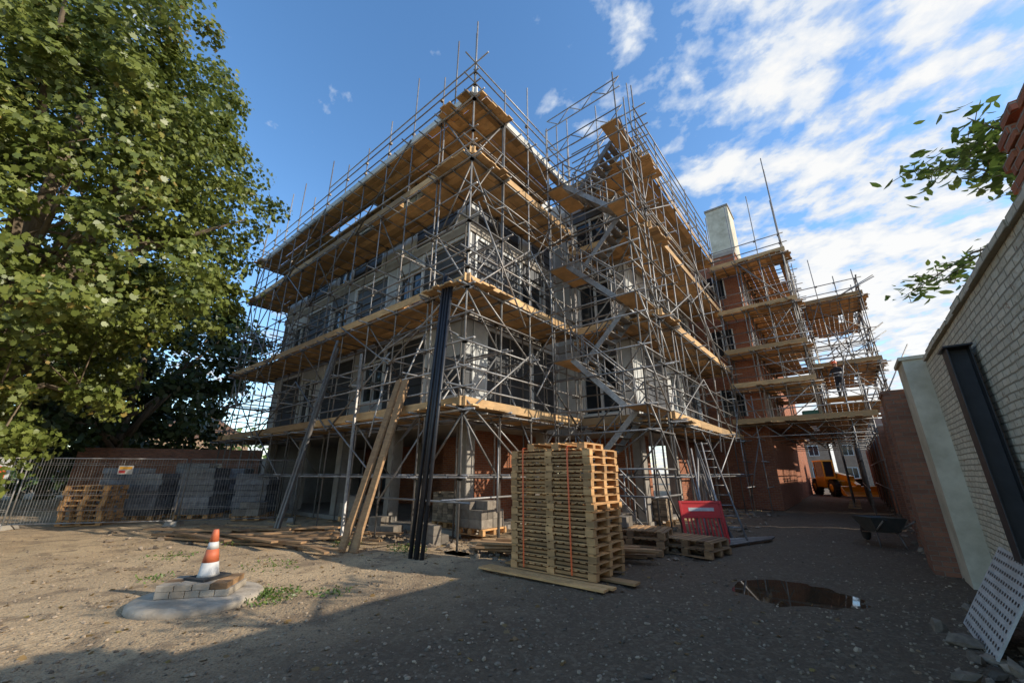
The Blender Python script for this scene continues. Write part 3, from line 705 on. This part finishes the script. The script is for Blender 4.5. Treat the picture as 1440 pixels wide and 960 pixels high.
mb=MB(); T0=TR(.2,13.6,0,math.radians(110))
tv=[(-.45,-.22,.32),(.3,-.18,.28),(.3,.18,.28),(-.45,.22,.32),(-.6,-.34,.62),(.55,-.32,.58),(.55,.32,.58),(-.6,.34,.62)]
mb.add([T0@Vector(v) for v in tv],[(0,3,2,1),(0,1,5,4),(1,2,6,5),(2,3,7,6),(3,0,4,7)],0)
tv=[(x*.96,y*.94,z+.012) for x,y,z in tv]; mb.add([T0@Vector(v) for v in tv],[(0,3,2,1),(0,1,5,4),(1,2,6,5),(2,3,7,6),(3,0,4,7)],0)
for s in (-1,1):
    mb.tube((.78,.06*s,.2),(-.3,.2*s,.3),.017,T=T0,m=1); mb.tube((-.3,.2*s,.3),(-1.05,.28*s,.62),.017,T=T0,m=1)
    mb.tube((-.35,.2*s,.3),(-.5,.24*s,.0),.015,T=T0,m=1); mb.tube((-1.05,.28*s,.62),(-1.17,.28*s,.64),.022,T=T0,m=2)
TW=T0@Matrix.Translation((.78,0,.19))@Matrix.Rotation(math.pi/2,4,'X'); mb.lathe([(.08,-.05),(.17,-.045),(.19,-.02),(.19,.02),(.17,.045),(.08,.05)],(0,0,0),20,2,T=TW)
mb.build('wheelbarrow',['barrow','steel','rubber'])

e=empty('telehandler',(-1.1,40.5,0),math.radians(-66)); mb=MB()
mb.box(-2.1,1.7,-.45,.45,.55,1.05,0); mb.box(-2.3,-.9,.1,1.05,.75,1.55,0); mb.box(-2.35,-2.3,.1,1.05,.8,1.5,1)
mb.box(-1.6,-.2,-.1,.12,1.0,1.3,1)
mb.box(-.9,.7,-1.05,-.3,.6,1.35,0)
for x in (-.85,.62):
    for y in (-1.03,-.38): mb.box(x,x+.07,y,y+.07,1.35,2.45,0)
mb.box(-.9,.7,-1.07,-.28,2.45,2.55,0); mb.box(-.78,.62,-1.0,-.36,1.36,2.44,3)
mb.box(-.3,.2,-.9,-.5,1.36,1.9,1)
mb.beam((-2.2,.0,1.75),(2.2,.0,1.2),.34,.4,0); mb.beam((1.5,0,1.2),(2.9,.0,.7),.26,.3,0)
mb.tube((-1.2,.2,1.0),(-.2,.2,1.4),.06,8,1)
bu=[(2.85,.75),(2.75,.35),(2.95,.12),(3.55,.10),(3.5,.16),(3.0,.2),(2.86,.4),(2.93,.72)]
mb.add([(x,-1.05,z) for x,z in bu]+[(x,1.05,z) for x,z in bu],[(i,(i+1)%8,8+(i+1)%8,8+i) for i in range(8)]+[tuple(range(8)),tuple(range(8,16))],0)
for y in (-1.06,1.03): mb.add([(2.86,y,.75),(2.78,y,.35),(2.96,y,.12),(3.5,y,.12),(2.86,y+.03,.75),(2.78,y+.03,.35),(2.96,y+.03,.12),(3.5,y+.03,.12)],[(0,1,2,3),(4,5,6,7),(0,3,7,4),(0,1,5,4),(1,2,6,5),(2,3,7,6)],0)
for x in (-1.45,1.35):
    for y in (-.82,.82):
        TW=Matrix.Translation((x,y,.58))@Matrix.Rotation(math.pi/2,4,'X')
        mb.lathe([(.25,-.2),(.5,-.2),(.58,-.13),(.58,.13),(.5,.2),(.25,.2)],(0,0,0),24,1,T=TW); mb.lathe([(.1,-.215),(.28,-.205),(.28,.205),(.1,.215)],(0,0,0),16,0,T=TW)
        for k in range(18):
            a=6.283*k/18; mb.box(-.05,.05,-.19,.19,.56,.61,1,T=Matrix.Translation((x,y,.58))@Matrix.Rotation(a,4,'Y'))
    for s in (-1,1): mb.box(x-.6,x+.6,.62 if s>0 else -1.05,1.05 if s>0 else -.62,1.2,1.24,0)
    mb.tube((x,-.8,.58),(x,.8,.58),.12,8,1)
mb.build('body_wheels_and_boom',['yellow','rubber','steel','glass'],e)

def heras(a,b,name='mesh_fence_panel'):
    mb=MB(); a=Vector((*a,0));b=Vector((*b,0)); d=(b-a); Lg=d.length; d.normalize(); up=Vector((0,0,1)); z0=.12;z1=2.05
    for t in (0,Lg): mb.tube(a+d*t+up*.0,a+d*t+up*z1,.021,8)
    for z in (z0+.02,z1): mb.tube(a+up*z,b+up*z,.019,8)
    for z in (.5,.95,1.4,1.85): 
        mb.tube(a+up*z,b+up*z,.006,4)
        mb.tube(a+up*(z+.05),b+up*(z+.05),.005,4)
    t=.08
    while t<Lg: mb.tube(a+d*t+up*z0,a+d*t+up*z1,.0045,4,caps=False); t+=.075
    n=Vector((-d.y,d.x,0))
    for p in (a,b):
        mb.add([p+d*x+n*y+up*z for z,s in ((0,1),(.13,.75)) for x,y in ((-.11*s,-.33*s),(.11*s,-.33*s),(.11*s,.33*s),(-.11*s,.33*s))],MB.BF,1)
    return mb.build(name,['steel','concrete'])
heras((-19.9,.55),(-17.4,3.95)); heras((-17.35,4.05),(-15.6,6.9)); heras((-21.9,-2.5),(-19.95,.45))
mb=MB(); Ts=TR(-18.3,2.6,1.7,math.radians(54)); mb.box(-.2,.2,-.01,-.006,-.13,.13,0,T=Ts); mb.box(-.17,.17,-.014,-.011,.02,.1,1,T=Ts)
mb.box(-.17,.0,-.014,-.011,-.1,-.01,2,T=Ts); mb.build('safety_sign',['reflect','yellow','red'])
mb=MB(); T0=TR(-20.6,-.6,1.3,math.radians(57)); 
mb.box(-1.2,1.0,-.02,-.015,-.7,.75,0,T=T0); mb.box(-.9,.6,-.024,-.021,-.5,-.1,1,T=T0); mb.box(-.5,.9,-.024,-.021,.1,.5,2,T=T0); mb.build('site_banner',['reflect','red','strap'])
def wrapped(x,y,rz,h):
    mb=MB(); T0=TR(x,y,0,rz); pallet(mb,T0,0,1.2,1.0,1)
    z=.155
    while z<h: mb.box(random.uniform(-.05,.05),1.2+random.uniform(-.05,.05),-.01+random.uniform(-.03,.03),1.01,z,z+.2,0,T=T0); z+=.205
    mb.build('wrapped_pallet',['wrap','pallet'],bevel=.035)
for x,y,h in ((-20.6,3.0,1.5),(-19.6,4.4,1.7),(-21.6,4.6,1.8),(-20.8,5.7,1.6),(-18.6,5.9,1.4),(-22.8,2.6,1.6)): wrapped(x,y,math.radians(50+random.uniform(-8,8)),h)
mb=MB()
for k in range(8): pallet(mb,TR(-19.9+random.uniform(-.05,.05),1.5+random.uniform(-.05,.05),0,math.radians(52)+random.uniform(-.05,.05)),.0+k*.152,1.2,1.0)
mb.build('pallet_stack',['pallet'])
blockstack('concrete_block_stack',-17.4,5.6,2,3,2,rz=.8)
mb=MB(); x,y=W(-22,21); x2,y2=W(-14.5,24)
mb.beam((x,y,1.4),(x2,y2,1.4),.3,2.9,0); mb.build('garden_wall',['oldbrick'])
mb=MB(); mb.box(-27,-24.6,9.5,9.7,0,2.4,0); mb.build('site_hoarding',['white'])

def house(name,x0,x1,y0,y1,h,rh,axis='x',mat='housebrick'):
    e=empty(name); mb=MB(); mb.box(x0,x1,y0,y1,0,h,0)
    mb.build('walls',[mat],e); mb=MB(); o=.3
    if axis=='x':
        ym=(y0+y1)/2; v=[(x0-o,y0-o,h),(x1+o,y0-o,h),(x1+o,y1+o,h),(x0-o,y1+o,h),(x0-o,ym,h+rh),(x1+o,ym,h+rh)]; f=[(0,1,5,4),(2,3,4,5),(0,4,3),(1,2,5),(0,3,2,1)]
    else:
        xm=(x0+x1)/2; v=[(x0-o,y0-o,h),(x1+o,y0-o,h),(x1+o,y1+o,h),(x0-o,y1+o,h),(xm,y0-o,h+rh),(xm,y1+o,h+rh)]; f=[(0,4,5,3),(1,2,5,4),(0,1,4),(2,3,5),(0,3,2,1)]
    mb.add(v,f,0); mb.build('roof',['roof'],e)
    mb=MB(); n=max(2,int((x1-x0)/2.6))
    for k in range(n):
        xc=x0+(k+.5)*(x1-x0)/n
        for z in (1.0,3.7):
            if z+1.3<h: mb.box(xc-.55,xc+.55,y0-.03,y0-.004,z,z+1.3,1); mb.box(xc-.48,xc-.03,y0-.045,y0-.031,z+.07,z+1.23,0); mb.box(xc+.03,xc+.48,y0-.045,y0-.031,z+.07,z+1.23,0)
    mb.box(x0+1,x0+1.7,(y0+y1)/2-.3,(y0+y1)/2+.3,h+rh*.5,h+rh+1.1,2)
    mb.build('windows_and_chimney',['glass','frame','oldbrick'],e)
house('terraced_house',-14,-2,66,74,5.6,2.6); house('terraced_house',-1.5,10,67,75,5.8,2.6)
house('terraced_house',8,15,30,38,3.0,1.5,'y'); house('semi_detached_house',-52,-40,20,30,5.2,3.0)
house('semi_detached_house',-66,-55,8,18,5.2,3.0)
P=[];Q=[]
for k in range(9000):
    t=random.random(); x,y=W(-60+t*48+random.gauss(0,1),48-10*t+random.gauss(0,2)); P.append((x,y,abs(random.gauss(0,1))*(1.6+1.2*noise.noise(Vector((x*.2,y*.2,0)))))); Q.append((random.gauss(0,.6),random.gauss(0,.6),1))
leaves('distant_trees',np.array(P),np.array(Q),.5,'leafgreen',LEAF)

def worker(loc,rz):
    e=empty('worker',loc,rz)
    J={'pel':(0,0,.95,.15),'sp':(0,.01,1.15,.14),'ch':(0,.03,1.38,.155),'nk':(0,.05,1.52,.06),'hd':(0,.09,1.62,.085),'ht':(0,.1,1.72,.08)}
    E=[('pel','sp'),('sp','ch'),('ch','nk'),('nk','hd'),('hd','ht')]
    for s,n in ((1,'l'),(-1,'r')):
        J['hip'+n]=(.1*s,0,.88,.1);J['kn'+n]=(.12*s,.06,.5,.07);J['an'+n]=(.13*s,.02,.09,.05);J['to'+n]=(.15*s,.2,.04,.045)
        J['sh'+n]=(.2*s,.03,1.42,.07);J['el'+n]=(.3*s,.1,1.16,.05);J['wr'+n]=(.22*s,.33,1.05,.033);J['pa'+n]=(.2*s,.4,1.04,.035)
        E+=[('pel','hip'+n),('hip'+n,'kn'+n),('kn'+n,'an'+n),('an'+n,'to'+n),('ch','sh'+n),('sh'+n,'el'+n),('el'+n,'wr'+n),('wr'+n,'pa'+n)]
        for k,(dx,l) in enumerate(((-.03,.07),(-.01,.085),(.01,.08),(.03,.06))):
            J[f'f{k}'+n]=(.2*s+dx,.4+l*.6,1.03,.009); J[f'g{k}'+n]=(.2*s+dx,.4+l,1.0,.008); E+=[('pa'+n,f'f{k}'+n),(f'f{k}'+n,f'g{k}'+n)]
        J['th'+n]=(.2*s-.05*s,.4,1.06,.01); E.append(('pa'+n,'th'+n))
    keys=list(J); me=bpy.data.meshes.new('body'); me.from_pydata([J[k][:3] for k in keys],[(keys.index(a),keys.index(b)) for a,b in E],[])
    o=bpy.data.objects.new('body',me); S.collection.objects.link(o); o.parent=e
    o.modifiers.new('s','SKIN'); 
    for i,k in enumerate(keys): me.skin_vertices[0].data[i].radius=(J[k][3],J[k][3])
    me.skin_vertices[0].data[0].use_root=True
    sb=o.modifiers.new('u','SUBSURF'); sb.levels=1; sb.render_levels=2
    m,nt,b=newmat('work_clothes'); tc=N(nt,'ShaderNodeTexCoord'); sp=N(nt,'ShaderNodeSeparateXYZ'); L(nt,tc.outputs['Object'],sp.inputs[0])
    r=N(nt,'ShaderNodeValToRGB'); r.color_ramp.interpolation='CONSTANT'; els=r.color_ramp.elements
    els[0].position=0; els[0].color=(.03,.02,.015,1); els[1].position=.06; els[1].color=(.02,.025,.04,1)
    for p,c in ((.5,(.03,.03,.035,1)),(.60,(.6,.6,.6,1)),(.625,(.03,.03,.035,1)),(.765,(.45,.25,.17,1))): q=els.new(p); q.color=c
    L(nt,math_n(nt,'MULTIPLY',sp.outputs[2],.5),r.inputs[0]); L(nt,r.outputs[0],b.inputs['Base Color']); b.inputs['Roughness'].default_value=.8; me.materials.append(m)
    mb=MB(); mb.lathe([(.125,1.69),(.12,1.72),(.11,1.77),(.08,1.82),(.03,1.84)],(0,.1,0),20,0); mb.box(-.08,.08,.2,.28,1.69,1.705,0); mb.build('safety_helmet',['strap'],e)
    mb=MB(); mb.tube((0,.18,1.63),(0,.205,1.61),.016,6); 
    for s in (-1,1): mb.tube((.035*s,.165,1.655),(.035*s,.178,1.655),.012,6,1); mb.tube((.085*s,.09,1.63),(.1*s,.09,1.63),.022,6,0)
    M['skin']=pm('skin',(.45,.25,.17),(.4,.22,.15),4,.6); mb.build('face',['skin','rubber'],e)
worker((.35,24.8,5.02),math.radians(150))
mb=MB(); mb.box(-.4,1.1,24.2,25.6,4.95,5.01,0)
for x in (-.35,1.05):
    for y in (24.25,25.55): mb.tube((x,y,3.74),(x,y,6.1),.026,m=1)
for z in (5.5,6.0): mb.tube((-.5,24.2,z),(1.2,24.2,z),.026,m=1)
mb.build('loading_platform',['board','steel'])
mb=MB(); mb.box(-1.8,-.2,22.4,23.3,3.78,4.05,0); mb.box(-1.3,-.6,22.5,23.2,4.06,4.3,0); mb.build('tarpaulin_bundle',['green'],bevel=.06)
